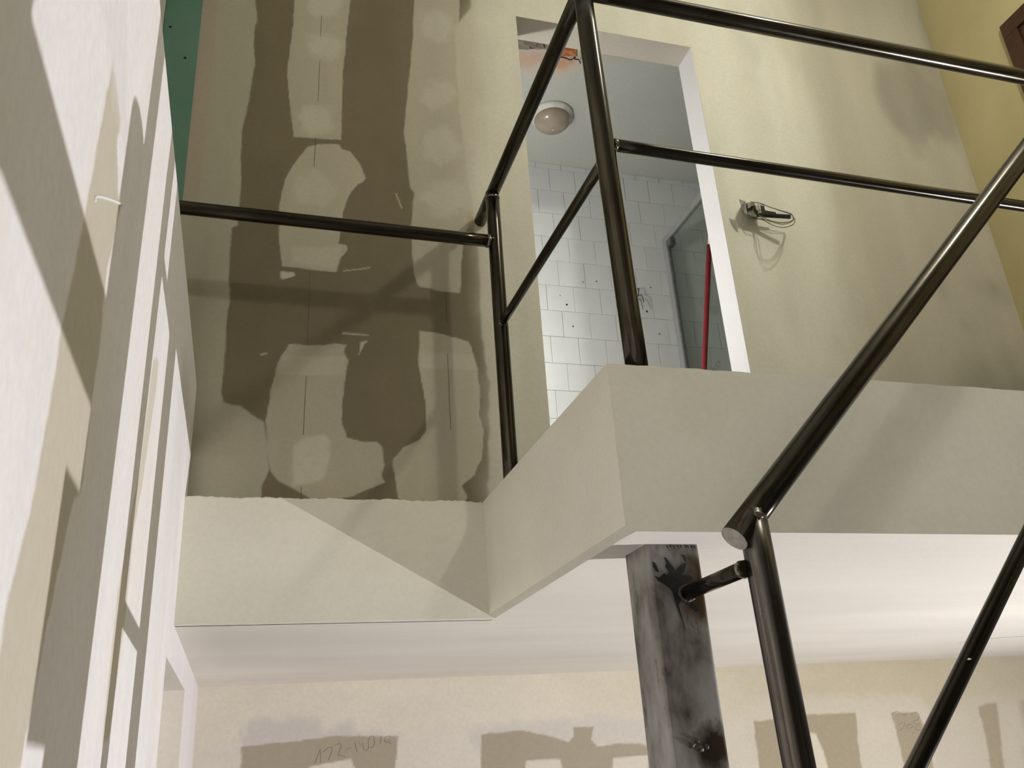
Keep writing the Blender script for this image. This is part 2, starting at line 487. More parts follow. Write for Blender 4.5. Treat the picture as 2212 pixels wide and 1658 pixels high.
# ------------------------------------------------------------------ wall_left (with a doorway below the landing)
c1 = lambda x, y: (x / 2.961, y / 2.961)
c7 = lambda x, y: (x / 2.7625, 500 + y / 2.7625)
c8 = lambda x, y: (x / 2.727, 1050 + y / 2.727)
def L2(pts): return [tuple(onX(*p, XL)[1:]) for p in pts]
def left_col(U, V):
    C = np.tile(np.array(LILAC), (len(U), 1))
    s = fbm(U * 6, V * 0.9, 2.4, 3, 4)[:, None]
    t = fbm(U * 3, V * 1.5, 1.7, 9, 3)[:, None]
    C *= 0.94 + 0.08 * s
    C = C * (1 - 0.5 * sstep(0.5, 0.75, t)) + (C * np.array([1.0, 0.975, 0.92])) * 0.5 * sstep(0.5, 0.75, t)
    tan = (0.60, 0.555, 0.455)
    blend(C, U, V, L2([c1(715, 380), c1(735, 500), c1(772, 740), c1(752, 900), c1(752, 1230), c1(778, 1310), c7(640, 200), c7(600, 650), c7(553, 1000), c7(480, 1560), c8(440, 60), c8(340, 500), c8(240, 1000), c8(120, 1658), (20, 1720), (-120, 1720), c8(0, 950), c8(100, 430), c7(180, 1658), c7(330, 850), c7(375, 560), c1(540, 1380), c1(590, 1130), c1(640, 850), c1(690, 560)]), tan, 0.004, 0.008, 21)
    blend(C, U, V, L2([c7(915, 760), c7(948, 760), c7(930, 950), c7(850, 1500), c8(790, 250), c8(735, 800), c8(640, 1500), c8(600, 1500), c8(690, 650), c7(850, 1300)]), (0.70, 0.65, 0.56), 0.004, 0.005, 22)
    # a faint grey-lilac sanding veil up high
    blend(C, U, V, L2([c1(650, 20), c1(800, 20), c1(820, 700), c1(830, 1100), c1(790, 1250), c1(760, 800), c1(700, 350)]), (0.78, 0.755, 0.76), 0.03, 0.02, 24, 0.6)
    return C
us = snap(axis_vals((-2.5, 0.4, 0.3), (0.4, 2.66, 0.006), (2.66, YLB, 0.03)), [2.40, 3.32, YA, YW])
vs = snap(axis_vals((ZF, -0.06, 0.2), (-0.06, ZLEDGE, 0.006)), [0.29, ZC])
wl = grid_wall('wall_left', 'X', XL, XLU, us, vs, [(2.40, 3.32, ZF - 1, 0.29), (YW, 9, ZC, 9)], left_col, M['painted'], edge_col=(0.80, 0.76, 0.68))
_rp = smooth_path([onX(*c1(x, y), XL) for x, y in ((605, 1290), (607, 1262), (640, 1258), (690, 1272), (740, 1290), (778, 1310))], 5)
_v, _f = sweep_vf(_rp, 0.0022, 5)
link('compound_ridge', mesh_from('compound_ridge', _v, _f, True), M['white_trim'], wl)
struct(wl, 'patchy white plastered wall along the left, striped with railing shadows')
struct(boxes('wall_left_upper', [(XLU - 0.15, XLU, -2.5, YW, ZLEDGE - 0.3, ZUC)], M['cream']), 'set-back wall above the ledge at far left')
struct(boxes('wall_passage', [(-1.75, -1.6, 1.2, YLB, ZF, ZC + 0.2), (-1.6, XLU, YLB, YLB + 0.1, ZF, ZC + 0.2), (-1.6, XLU, 1.1, 1.2, ZF, ZC + 0.2), (-1.6, XLU, 1.2, YLB, ZC, ZC + 0.1)], M['cream']), 'dim passage wall behind the lower left doorway')

# ------------------------------------------------------------------ wall_back (upper wall: bare drywall left, skimmed right, bathroom doorway)
a2 = lambda x, y: (340 + x / 2.911, y / 2.911)
a3 = lambda x, y: (340 + x / 2.368, 400 + y / 2.368)
def Bk(pts): return [tuple(onY(*p, YW)[[0, 2]]) for p in pts]
CREAM_P = [(1018, 14), (982, 62), (986, 155), (993, 240), (1003, 343), (1018, 422), (1026, 500), (1034, 560), (1037, 603), (1036, 660), (1045, 760), (1058, 822), (1055, 950), (1056, 1095), (1400, 1200), (2800, 1300), (2800, -500), (960, -500), (1000, -200)]
def back_col(U, V):
    n1 = fbm(U, V, 9, 2, 4)[:, None]; n2 = fbm(U * 1.6, V * 0.8, 5, 6, 3)[:, None]
    C = np.tile(np.array(PAPER), (len(U), 1)) * (0.93 + 0.14 * n1)
    thin = np.array(THIN)
    # left strip beside the green panel
    S1 = [a2(385, -300), a2(612, -300), a2(612, 0), a2(630, 120), a2(606, 200), a2(612, 400), a2(582, 600), a2(548, 770), a2(530, 830), a2(525, 1000), a2(528, 1100), a2(516, 1300), a3(412, 205), a3(382, 218), a3(372, 350), a3(366, 480), a3(371, 600), a3(356, 700), a3(346, 850), a3(325, 1060), a3(342, 1110), a3(430, 1130), a3(480, 1170), a3(550, 1212), a3(556, 1300), a3(572, 1450), a3(532, 1540), a3(532, 1640), a3(100, 1640), a3(100, 60), a2(140, 1260), a2(250, 300), a2(285, -300)]
    blend(C, U, V, Bk(S1), (0.50, 0.485, 0.39), 0.003, 0.004, 31)
    blend(C, U, V, Bk([a2(275, -300), a2(375, -300), a2(380, 0), a2(350, 400), a2(300, 800), a2(262, 1250), a2(140, 1260), a2(240, 300)]), (0.50, 0.43, 0.345), 0.006, 0.003, 32, 0.8)
    blend(C, U, V, Bk([a2(330, 1500), a3(200, 800), a3(215, 1200), a3(200, 1640), a3(100, 1640), a3(110, 800)]), (0.42, 0.385, 0.30), 0.03, 0.01, 33, 0.6)
    blend(C, U, V, Bk([a3(215, 1230), a3(420, 1180), a3(520, 1240), a3(540, 1440), a3(480, 1560), a3(260, 1560)]), (0.57, 0.525, 0.415), 0.03, 0.02, 34, 0.6)
    # centre strip, upper part
    blend(C, U, V, Bk([a2(866, -400), a2(862, 0), a2(850, 200), a2(816, 450), a2(832, 650), a2(860, 862), a2(1155, 880), a2(1165, 500), a2(1190, 200), a2(1215, 0), a2(1240, -400)]), THIN, 0.002, 0.003, 35)
    for (x, y, rx, ry) in ((1050, 20, 110, 85), (1050, 290, 115, 85), (1000, 750, 110, 90)):
        blend(C, U, V, Bk([a2(*p) for p in ell(x, y, rx, ry)]), (0.66, 0.63, 0.52), 0.022, 0.022, 36 + int(y), 0.7)
    # centre blob
    B2 = [a2(1010, 905), a2(1140, 905), a2(1160, 937), a2(1212, 952), a2(1272, 1030), a2(1310, 1122), a2(1290, 1150), a2(1258, 1160), a2(1200, 1240), a2(1168, 1340), a2(1150, 1460), a3(928, 300), a3(968, 305), a3(975, 332), a3(938, 372), a3(915, 445), a3(750, 428), a3(636, 414), a3(620, 250), a3(620, 120), a2(766, 1290), a2(800, 1130), a2(880, 1000), a2(950, 922)]
    blend(C, U, V, Bk(B2), (0.545, 0.505, 0.40), 0.002, 0.003, 41)
    blend(C, U, V, Bk([a2(*p) for p in ell(990, 1190, 120, 120)]), (0.66, 0.63, 0.52), 0.03, 0.025, 42, 0.6)
    blend(C, U, V, Bk([a3(690, 320), a3(940, 310), a3(930, 380), a3(905, 430), a3(690, 390)]), THICK, 0.012, 0.006, 43, 0.5)
    blend(C, U, V, Bk([a3(630, 440), a3(700, 445), a3(705, 465), a3(640, 482), a3(627, 474)]), THICK, 0.002, 0.003, 44, 0.9)
    # centre leg at the bottom
    B3 = [a3(676, 810), a3(760, 815), a3(860, 818), a3(930, 808), a3(965, 815), a3(955, 855), a3(976, 890), a3(962, 1000), a3(945, 1100), a3(940, 1200), a3(970, 1290), a3(1060, 1312), a3(1120, 1312), a3(1150, 1340), a3(1160, 1430), a3(1142, 1480), a3(1165, 1520), a3(1090, 1550), a3(1000, 1590), a3(900, 1606), a3(780, 1602), a3(700, 1556), a3(620, 1512), a3(580, 1460), a3(560, 1350), a3(556, 1200), a3(580, 1050), a3(610, 920), a3(640, 860)]
    blend(C, U, V, Bk(B3), (0.53, 0.49, 0.39), 0.002, 0.004, 45)
    blend(C, U, V, Bk([a3(700, 1335), a3(760, 1290), a3(850, 1265), a3(882, 1300), a3(882, 1400), a3(852, 1500), a3(780, 1530), a3(690, 1540), a3(690, 1430)]), THICK, 0.008, 0.006, 46, 0.75)
    blend(C, U, V, Bk([a3(640, 868), a3(960, 878), a3(952, 968), a3(612, 970)]), THICK, 0.006, 0.004, 47, 0.35)
    # right strip
    S3 = [a2(1618, -400), a2(1616, 0), a2(1605, 250), a2(1572, 600), a2(1552, 830), a2(1570, 1000), a2(1590, 1180), a2(1612, 1210), a2(1600, 1400), a3(1298, 200), a3(1302, 320), a3(1315, 450), a3(1330, 505), a3(1345, 520), a3(1480, 545), a3(1550, 552), a3(1555, 400), a3(1572, 250), a2(1990, 1350), a2(2000, 1230), a2(1940, 900), a2(1900, 500), a2(1900, -400)]
    blend(C, U, V, Bk(S3), THIN, 0.003, 0.003, 51)
    for (x, y, rx, ry) in ((1755, 165, 110, 95), (1770, 600, 100, 90), (1790, 920, 110, 120), (1800, 1250, 130, 110)):
        blend(C, U, V, Bk([a2(*p) for p in ell(x, y, rx, ry)]), (0.66, 0.63, 0.52), 0.026, 0.024, 52 + int(y), 0.65)
    # right leg
    B4 = [a3(1340, 745), a3(1400, 750), a3(1460, 762), a3(1595, 800), a3(1620, 880), a3(1640, 960), a3(1650, 1080), a3(1645, 1170), a3(1670, 1250), a3(1660, 1400), a3(1620, 1480), a3(1556, 1535), a3(1586, 1590), a3(1570, 1625), a3(1235, 1620), a3(1215, 1500), a3(1205, 1400), a3(1260, 1340), a3(1340, 1300), a3(1376, 1250), a3(1376, 1130), a3(1350, 1000), a3(1335, 900)]
    blend(C, U, V, Bk(B4), (0.55, 0.51, 0.40), 0.002, 0.004, 55)
    blend(C, U, V, Bk([a3(1345, 850), a3(1620, 870), a3(1635, 940), a3(1345, 940)]), THICK, 0.008, 0.006, 56, 0.4)
    blend(C, U, V, Bk([(1012, 458), (1026, 452), (1030, 476), (1022, 492), (1010, 486)]), (0.46, 0.31, 0.12), 0.008, 0.006, 58, 0.75)
    # scratches of compound
    for q in ([(945, 752), (1085, 764), (1085, 769), (945, 762)], [(1214, 40), (1222, 42), (1255, 122), (1248, 122)], [(525, 860), (560, 858), (562, 866), (530, 868)], [(950, 436), (1088, 420), (1088, 425), (952, 441)], [(1040, 800), (1080, 795), (1060, 810), (1030, 870)]):
        blend(C, U, V, Bk([a3(*p) for p in q]), THICK, 0.0015, 0.002, 57, 0.7)
    # skimmed part to the right
    blend(C, U, V, Bk(CREAM_P), (0.60, 0.565, 0.455), 0.006, 0.006, 61)
    cr = np.array(CREAM) * (0.94 + 0.10 * n2)
    x_in = sstep(0.66, 0.86, U + 0.10 * (fbm(U, V, 4, 13, 3) - 0.5) - 0.06 * sstep(1.8, 2.6, V))[:, None]
    C = C * (1 - x_in) + cr * x_in
    # older, darker plaster towards the right corner, clouded, with vertical trowel passes
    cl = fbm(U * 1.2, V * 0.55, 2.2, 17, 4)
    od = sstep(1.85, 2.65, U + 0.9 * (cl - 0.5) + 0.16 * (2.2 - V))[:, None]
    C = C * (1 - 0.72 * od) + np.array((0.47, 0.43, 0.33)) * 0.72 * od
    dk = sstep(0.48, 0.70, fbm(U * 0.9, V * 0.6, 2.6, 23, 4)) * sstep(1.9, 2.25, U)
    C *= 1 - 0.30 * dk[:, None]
    st = fbm(U * 2.5, V * 0.35, 4.0, 29, 4)[:, None]
    C *= 0.90 + 0.18 * st
    br = (np.exp(-((U - 1.90) / 0.09) ** 2) + 0.7 * np.exp(-((U - 2.14) / 0.08) ** 2))[:, None] * sstep(1.1, 2.0, V)[:, None]
    C = C * (1 - 0.5 * br) + np.array((0.93, 0.915, 0.82)) * 0.5 * br
    low = sstep(1.5, 0.9, V + 0.3 * (cl - 0.5))[:, None] * sstep(1.9, 2.6, U)[:, None]  # darker towards the lower right
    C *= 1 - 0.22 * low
    return np.clip(C, 0.02, 0.95)
us = snap(axis_vals((XLU, 0.86, 0.0045), (0.86, XRW, 0.016)), [DX0, DX1])
vs = snap(axis_vals((ZT, 2.75, 0.0045), (2.75, ZUC, 0.02)), [DZ])
wb = grid_wall('wall_back', 'Y', YW, YWB, us, vs, [(DX0, DX1, ZT - 1, DZ)], back_col, M['painted'])
struct(wb, 'upper back wall, bare drywall with joint compound left and cream skim right')
boxes('door_reveal', [(DX1 - 0.003, DX1 + 0.001, YW + 0.001, YWB, ZT, DZ)], M['white_trim'], wb)
gb = boxes('drywall_panel', [(XLU + 0.002, float(onY(420, 180, YW)[0]), YW - 0.004, YW + 0.001, ZLEDGE, ZUC)], M['green'], wb)
gb['label'] = 'green moisture board strip'
for (px, py) in ((400, 125), (368, 58)):
    p = onY(px, py, YW - 0.004)
    lathe('screw_hole', [(0.0045, 0), (0.005, 0.001), (0.003, 0.002)], (0, 0, 0), M['dark'], gb, 10).matrix_local = Matrix.Translation(Vector(p)) @ Matrix.Rotation(math.pi / 2, 4, 'X')
def strokes(name, px_lines, Y, r, mat, parent, label=None, sub=6, off=0.0):
    v, f = [], []
    for ln in px_lines:
        P = smooth_path([onY(*p, Y - off) for p in ln], sub)
        a, q = sweep_vf(P, r, 4, len(v)); v += a; f += q
    o = link(name, mesh_from(name, v, f), mat, parent)
    if label: o['label'] = label
    return o
strokes('pencil_line', [[a2(1033, 100), a2(1026, 230)], [a2(1022, 375), a2(1010, 640)], [a2(996, 866), a2(985, 1050)], [a3(780, 440), a3(774, 640), a3(766, 812)], [a3(762, 975), a3(752, 1150), a3(747, 1275)], [a3(736, 1540), a3(735, 1610)]], YW, 0.0010, M['pencil'], wb)
strokes('pencil_line', [[a3(1473, 545), a3(1480, 700)], [a3(1484, 860), a3(1500, 1250)]], YW, 0.0009, M['pencil'], wb)
# fascia below the drywall (front of the lower ceiling slab), slightly proud with a ragged top edge
rd = random.Random(3)
xs = np.linspace(XL, XC + 0.02, 90)
v, f = [], []
for i, x in enumerate(xs):
    zt = ZT + (rd.random() - 0.5) * 0.004 + 0.002 * math.sin(i * 0.35)
    v += [(x, YA + 0.006, ZC - 0.0006), (x, YA, ZC), (x, YA, zt - 0.003), (x, YA + 0.002, zt), (x, YW + 0.02, zt - 0.001)]
for i in range(len(xs) - 1):
    for j in range(4):
        f.append((i * 5 + j, (i + 1) * 5 + j, (i + 1) * 5 + j + 1, i * 5 + j + 1))
fa = link('wall_back_fascia', mesh_from('wall_back_fascia', v, f), M['fascia']); struct(fa, 'plastered fascia below the drywall, crossed by a slanting shadow')

# ------------------------------------------------------------------ landing slab, lower ceiling, floors, other shell
def landing():
    x1, y1 = XRW + 2.4, YA + 0.03
    prof = [(XC, ZT - 0.003), (XC, ZC + 0.012), (XC + 0.017, ZC)]   # left face; bottom bevel made up to give a dark strip of shade
    rd = random.Random(9)
    v, f = [], []
    def quad(a, b, c, d):
        i = len(v); v.extend([a, b, c, d]); f.append((i, i + 1, i + 2, i + 3))
    quad((XC, YB, ZC + 0.012), (XC, y1, ZC + 0.012), (XC, y1, ZT), (XC, YB, ZT))
    quad((XC, YB, ZC + 0.012), (XC + 0.017, YB, ZC), (XC + 0.017, y1, ZC), (XC, y1, ZC + 0.012))
    # front face with a slightly chipped upper edge
    n = 140; xs = [XC + (x1 - XC) * k / n for k in range(n + 1)]; zs = [ZT + (rd.random() - 0.5) * 0.003 for _ in xs]
    zs[0] = ZT
    for k, x in enumerate(xs):
        if 2.02 < x < 2.08: zs[k] += 0.006
        if x > 2.08: zs[k] -= 0.006
    quad((XC, YB, ZT), (XC, YB, ZC + 0.012), (XC + 0.017, YB, ZC), (XC + 0.017, YB, ZT))
    xs = [XC + 0.017] + [x for x in xs if x > XC + 0.03]; zs = zs[:len(xs)]
    for k in range(len(xs) - 1):
        quad((xs[k], YB, ZC), (xs[k + 1], YB, ZC), (xs[k + 1], YB, zs[k + 1]), (xs[k], YB, zs[k]))
    quad((XC + 0.017, YB, ZC), (x1, YB, ZC), (x1, y1, ZC), (XC + 0.017, y1, ZC))
    quad((XC, YB, ZT - 0.004), (x1, YB, ZT - 0.004), (x1, YW + 0.02, ZT - 0.004), (XC, YW + 0.02, ZT - 0.004))
    quad((x1, YB, ZC), (x1, y1, ZC), (x1, y1, ZT), (x1, YB, ZT))
    me = mesh_from('floor_landing', v, f)
    me.materials.append(M['fascia']); me.materials.append(M['ceiling']); me.materials.append(M['concrete'])
    for p in me.polygons:
        z = p.center.z
        if abs(p.normal.z) > 0.99: p.material_index = 1 if z < 0.5 else 2
    return struct(link('floor_landing', me, None), 'plastered landing slab above the steel column')
landing()
cl = boxes('ceiling', [(XL - 0.02, XRW + 2.4, YA + 0.03, YLB + 0.1, ZC, ZT - 0.01), (XL - 0.02, XC + 0.017, YA + 0.001, YA + 0.04, ZC, ZC + 0.3)], M['ceiling'])
struct(cl, 'white skimmed ceiling of the lower room')
p0, p1 = onZ(2070, 1388, ZC), onZ(2230, 1366, ZC)
v, f = sweep_vf([p0, (p0 + p1) / 2 + np.array([0, 0.004, 0]), p1 + np.array([0.3, 0.03, 0])], [0.0006, 0.0012, 0.0016], 4)
link('ceiling_crack', mesh_from('ceiling_crack', v, f), M['pencil'], cl)
struct(boxes('ceiling_side', [(XRW, XRW + 2.4, -2.5, YB, ZC, ZT)], M['unseen_dark']))
struct(boxes('ceiling_upper', [(XLU - 0.15, XRW + 0.15, -2.5, YWB, ZUC, ZUC + 0.1)], M['cream']))
struct(boxes('floor', [(-1.8, XRW + 2.4, -2.6, YLB + 0.1, ZF - 0.1, ZF)], M['concrete']), 'lower floor')
struct(boxes('wall_front', [(XLU - 0.1, XRW + 2.4, -2.6, -2.5, ZF, ZUC)], M['unseen_dark']))
struct(boxes('wall_lower_right', [(XRW + 2.4, XRW + 2.5, -2.6, YLB + 0.1, ZF, ZT)], M['unseen_dark']))
wr = struct(boxes('wall_right', [(XRW, XRW + 0.12, -2.5, YWB, ZT, ZUC)], M['yellow']), 'old yellow painted wall at the right')

# ------------------------------------------------------------------ wall_lower_back
k1 = lambda x, y: (360 + x / 2.726, 1050 + y / 2.726)
k2 = lambda x, y: (1000 + x / 2.727, 1050 + y / 2.727)
k3 = lambda x, y: (1500 + x / 2.728, 1050 + y / 2.728)
def Lb(pts): return [tuple(onY(*p, YLB)[[0, 2]]) for p in pts]
def lower_col(U, V):
    n = fbm(U * 1.5, V * 3, 3.0, 5, 4)[:, None]
    C = np.tile(np.array((0.87, 0.815, 0.695)), (len(U), 1)) * (0.93 + 0.12 * n)
    yl = sstep(0.9, 3.4, U)[:, None]  # yellower to the right, and darkened there to offset strong lamp light
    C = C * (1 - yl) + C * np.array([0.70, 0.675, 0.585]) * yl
    PP = (0.46, 0.405, 0.31); G = (0.72, 0.69, 0.645)
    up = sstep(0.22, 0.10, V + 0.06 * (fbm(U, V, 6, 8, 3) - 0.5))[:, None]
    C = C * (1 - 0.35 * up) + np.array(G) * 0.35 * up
    blend(C, U, V, Lb([k1(445, 1420), k1(510, 1362), k1(880, 1372), k1(930, 1450), k1(1080, 1370), k1(1120, 1440), k1(1360, 1470), k1(440, 1540)]), (0.66, 0.63, 0.61), 0.03, 0.02, 71, 0.8)
    blend(C, U, V, Lb([k1(440, 1532), k1(700, 1502), k1(900, 1480), k1(1000, 1464), k1(1362, 1476), k1(1345, 1660), k1(1300, 2600), k1(420, 2600), k1(432, 1700)]), PP, 0.004, 0.006, 72)
    blend(C, U, V, Lb([k1(840, 1650), k1(1085, 1604), k1(1140, 1750), k1(1150, 2500), k1(760, 2500), k1(780, 1720)]), (0.80, 0.755, 0.65), 0.004, 0.004, 73)
    blend(C, U, V, Lb([k2(30, 1430), k2(300, 1390), k2(620, 1380), k2(800, 1350), k2(1100, 1380), k2(1100, 1540), k2(60, 1540)]), (0.70, 0.67, 0.62), 0.03, 0.02, 74, 0.7)
    blend(C, U, V, Lb([k2(105, 1462), k2(340, 1436), k2(480, 1460), k2(620, 1510), k2(650, 1480), k2(650, 1416), k2(772, 1416), k2(758, 1490), k2(792, 1530), k2(900, 1516), k2(1040, 1516), k2(1140, 1545), k2(1140, 2600), k2(90, 2600)]), PP, 0.004, 0.005, 75)
    blend(C, U, V, Lb([k2(375, 1614), k2(575, 1604), k2(600, 1800), k2(620, 2500), k2(300, 2500), k2(350, 1760)]), (0.80, 0.755, 0.65), 0.004, 0.004, 76)
    blend(C, U, V, Lb([k2(882, 1600), k2(1090, 1580), k2(1110, 2500), k2(850, 2500)]), (0.78, 0.735, 0.63), 0.004, 0.004, 77)
    blend(C, U, V, Lb([k3(290, 1300), k3(460, 1240), k3(960, 1230), k3(1320, 1230), k3(1420, 1400), k3(1440, 1700), k3(340, 1700)]), (0.68, 0.635, 0.52), 0.04, 0.02, 78, 0.75)
    PQ = (0.43, 0.37, 0.265)
    blend(C, U, V, Lb([k3(350, 1385), k3(450, 1375), k3(700, 1342), k3(950, 1335), k3(965, 1500), k3(990, 1700), k3(1050, 2500), k3(500, 2500), k3(385, 1700)]), PQ, 0.005, 0.006, 79)
    blend(C, U, V, Lb([k3(670, 1450), k3(715, 1455), k3(760, 1560), k3(800, 1720), k3(850, 2500), k3(760, 2500)]), (0.74, 0.69, 0.56), 0.005, 0.005, 80)
    blend(C, U, V, Lb([k3(1160, 1335), k3(1310, 1330), k3(1345, 1390), k3(1420, 1700), k3(1520, 2500), k3(1400, 2500), k3(1250, 1700), k3(1190, 1450)]), PQ, 0.006, 0.006, 81)
    blend(C, U, V, Lb([k3(*p) for p in ell(1085, 1435, 90, 85)]), (0.70, 0.65, 0.53), 0.03, 0.015, 82, 0.8)
    blend(C, U, V, Lb([k3(1580, 1250), k3(1800, 1210), k3(1860, 1700), k3(1900, 2500), k3(1720, 2500), k3(1640, 1600)]), (0.62, 0.575, 0.455), 0.05, 0.02, 83, 0.7)
    blend(C, U, V, Lb([k3(1670, 1300), k3(1735, 1278), k3(1782, 1276), k3(1802, 1450), k3(1830, 1720), k3(1900, 2500), k3(1840, 2500), k3(1755, 1700), k3(1702, 1410)]), PQ, 0.01, 0.006, 84)
    blend(C, U, V, Lb([k3(1930, 1260), k3(2080, 1250), k3(2200, 2500), k3(2080, 2500)]), PQ, 0.012, 0.006, 85, 0.8)
    return np.clip(C, 0.02, 0.95)
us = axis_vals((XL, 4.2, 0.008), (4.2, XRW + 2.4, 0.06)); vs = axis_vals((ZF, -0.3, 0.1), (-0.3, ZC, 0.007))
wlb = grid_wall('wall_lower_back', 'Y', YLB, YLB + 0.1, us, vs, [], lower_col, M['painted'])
struct(wlb, 'lower back wall with unfinished drywall patches')
h = lambda x, y: (640 + x / 8.508, 1560 + y / 8.508)
strokes('pencil_writing', [[h(345, 755), h(395, 600), h(440, 490)], [h(440, 490), h(446, 620), h(450, 750)], [h(490, 545), h(590, 460), h(640, 455), h(660, 500), h(625, 600), h(595, 690)], [h(710, 412), h(790, 385), h(832, 420), h(800, 510), h(770, 605)], [h(770, 605), h(860, 612), h(890, 640)], [h(900, 510), h(960, 470), h(1022, 468)], [h(1070, 330), h(1092, 430), h(1120, 540)], [h(1150, 350), h(1180, 430)], [h(1215, 370), h(1235, 460), h(1270, 505), h(1310, 500), h(1332, 440)], [h(1412, 242), h(1350, 275), h(1325, 360), h(1335, 470)], [h(1412, 242), h(1440, 330), h(1415, 445), h(1360, 455)], [h(1562, 255), h(1545, 385)], [h(1730, 248), h(1650, 258), h(1620, 345), h(1690, 370), h(1752, 395)], [h(1625, 335), h(1740, 352)]], YLB, 0.0012, M['pencil_soft'], wlb, 'handwritten pencil note', 4)

strokes('pencil_writing', [[k3(1165, 1340), k3(1195, 1325), k3(1230, 1345), k3(1262, 1335)], [k3(1275, 1345), k3(1300, 1330), k3(1322, 1342), k3(1318, 1372), k3(1290, 1385), k3(1312, 1402), k3(1330, 1395)], [k3(1205, 1405), k3(1225, 1390), k3(1240, 1402), k3(1222, 1430), k3(1205, 1440)], [k3(1262, 1440), k3(1250, 1415), k3(1272, 1400), k3(1290, 1415), k3(1270, 1425)], [k3(1335, 1420), k3(1312, 1410), k3(1305, 1432), k3(1340, 1436)]], YLB, 0.0011, M['pencil_soft'], wlb, 'small pencil scribble', 5)

# ------------------------------------------------------------------ bathroom behind the doorway
def bath_ceil_col(U, V):
    C = np.tile(np.array((0.50, 0.515, 0.475)), (len(U), 1)) * (0.95 + 0.08 * fbm(U, V, 5, 4, 3)[:, None])
    d = lambda x, y: (1100 + x / 6.377, 60 + y / 6.377)
    Q = lambda pts: [tuple(onZ(*d(*p), BZ)[:2]) for p in pts]
    blend(C, U, V, Q([(60, 300), (500, 320), (900, 420), (1060, 440), (1050, 560), (700, 660), (350, 640), (110, 600)]), (0.60, 0.47, 0.36), 0.05, 0.03, 91, 0.6)
    blend(C, U, V, Q([(90, 310), (470, 330), (470, 470), (300, 520), (110, 560)]), (0.50, 0.31, 0.21), 0.03, 0.02, 92, 0.55)
    blend(C, U, V, Q([(560, 400), (700, 400), (920, 430), (820, 530), (700, 590), (560, 560)]), (0.52, 0.26, 0.15), 0.03, 0.025, 93, 0.75)
    blend(C, U, V, Q([(1300, 300), (1500, 330), (1650, 400), (1400, 440), (1290, 420)]), (0.55, 0.42, 0.32), 0.04, 0.02, 94, 0.6)
    return C
us = axis_vals((BXL, BXR, 0.012)); vs = axis_vals((YWB, BY, 0.012))
bc = grid_wall('ceiling_bathroom', 'Z', BZ, BZ + 0.1, us, vs, [], bath_ceil_col, M['bath_ceiling'])
struct(bc, 'grey bathroom ceiling with a broken patch by the door head')
bt = struct(boxes('wall_bathroom_back', [(BXL, BXR, BY, BY + 0.1, ZT, BZ)], M['grout']), 'white tiled bathroom wall in running bond')
struct(boxes('wall_bathroom_left', [(BXL - 0.1, BXL, YWB, BY, ZT, BZ)], M['cream']))
struct(boxes('wall_bathroom_right', [(BXR, BXR + 0.08, YWB, BY, ZT, BZ)], M['tile']))
struct(boxes('floor_bathroom', [(BXL, BXR, YWB, BY, ZT - 0.1, ZT)], M['concrete']))
# tiles
def tile_mesh(name, w, hgt, t=0.008, bv=0.0010):
    v = []
    for (s, y) in ((0.0, 0.0), (0.0, -t + bv), (bv, -t)):
        v += [(-w / 2 + s, y, -hgt / 2 + s), (w / 2 - s, y, -hgt / 2 + s), (w / 2 - s, y, hgt / 2 - s), (-w / 2 + s, y, hgt / 2 - s)]
    f = []
    for k in (0, 4):
        for i in range(4): f.append((k + i, k + (i + 1) % 4, k + 4 + (i + 1) % 4, k + 4 + i))
    f.append((8, 9, 10, 11))
    me = mesh_from(name, v, f); me.materials.append(M['tile']); return me
TP = 0.1505; TZ0 = 2.2765; rt = random.Random(5)
me_full = tile_mesh('tile', 0.1486, 0.1482)
me_top = tile_mesh('tile_cut', 0.1472, 0.032)
for row in range(-10, 6):
    zc = TZ0 + (row + 0.5) * 0.150
    if zc - 0.07 < ZT or zc - 0.075 > BZ - 0.02: continue
    x0 = 1.417 if row % 2 else 1.492
    top = zc + 0.075 > BZ
    for kx in range(-2, 11):
        xc = x0 + (kx + 0.5) * TP
        if xc + 0.076 > BXR: continue
        o = bpy.data.objects.new('tile', me_top if top else me_full); col.objects.link(o)
        o.parent = bt
        z = (zc - 0.075 + BZ) / 2 if top else zc
        o.location = (xc + (rt.random() - 0.5) * 0.001, BY + 0.001 + rt.random() * 0.0008, z)
        o.rotation_euler = ((rt.random() - 0.5) * 0.005, 0, (rt.random() - 0.5) * 0.005)
c5 = lambda x, y: (1000 + x / 2.763, 400 + y / 2.763)
for (x, y, r) in ((620, 712, 5), (797, 573, 3.5), (717, 578, 3), (657, 841, 3.5), (1120, 610, 3.5), (1098, 753, 5), (1172, 886, 3.5), (580, 657, 2.5)):
    p = onY(*c5(x, y), BY - 0.0085)
    o = lathe('drill_hole', [(r * 0.001, 0), (r * 0.0011, 0.0006)], (0, 0, 0), M['dark'], bt, 12)
    o.matrix_parent_inverse = Matrix.Identity(4)
    o.matrix_local = Matrix.Translation(Vector(p)) @ Matrix.Rotation(math.pi / 2, 4, 'X')
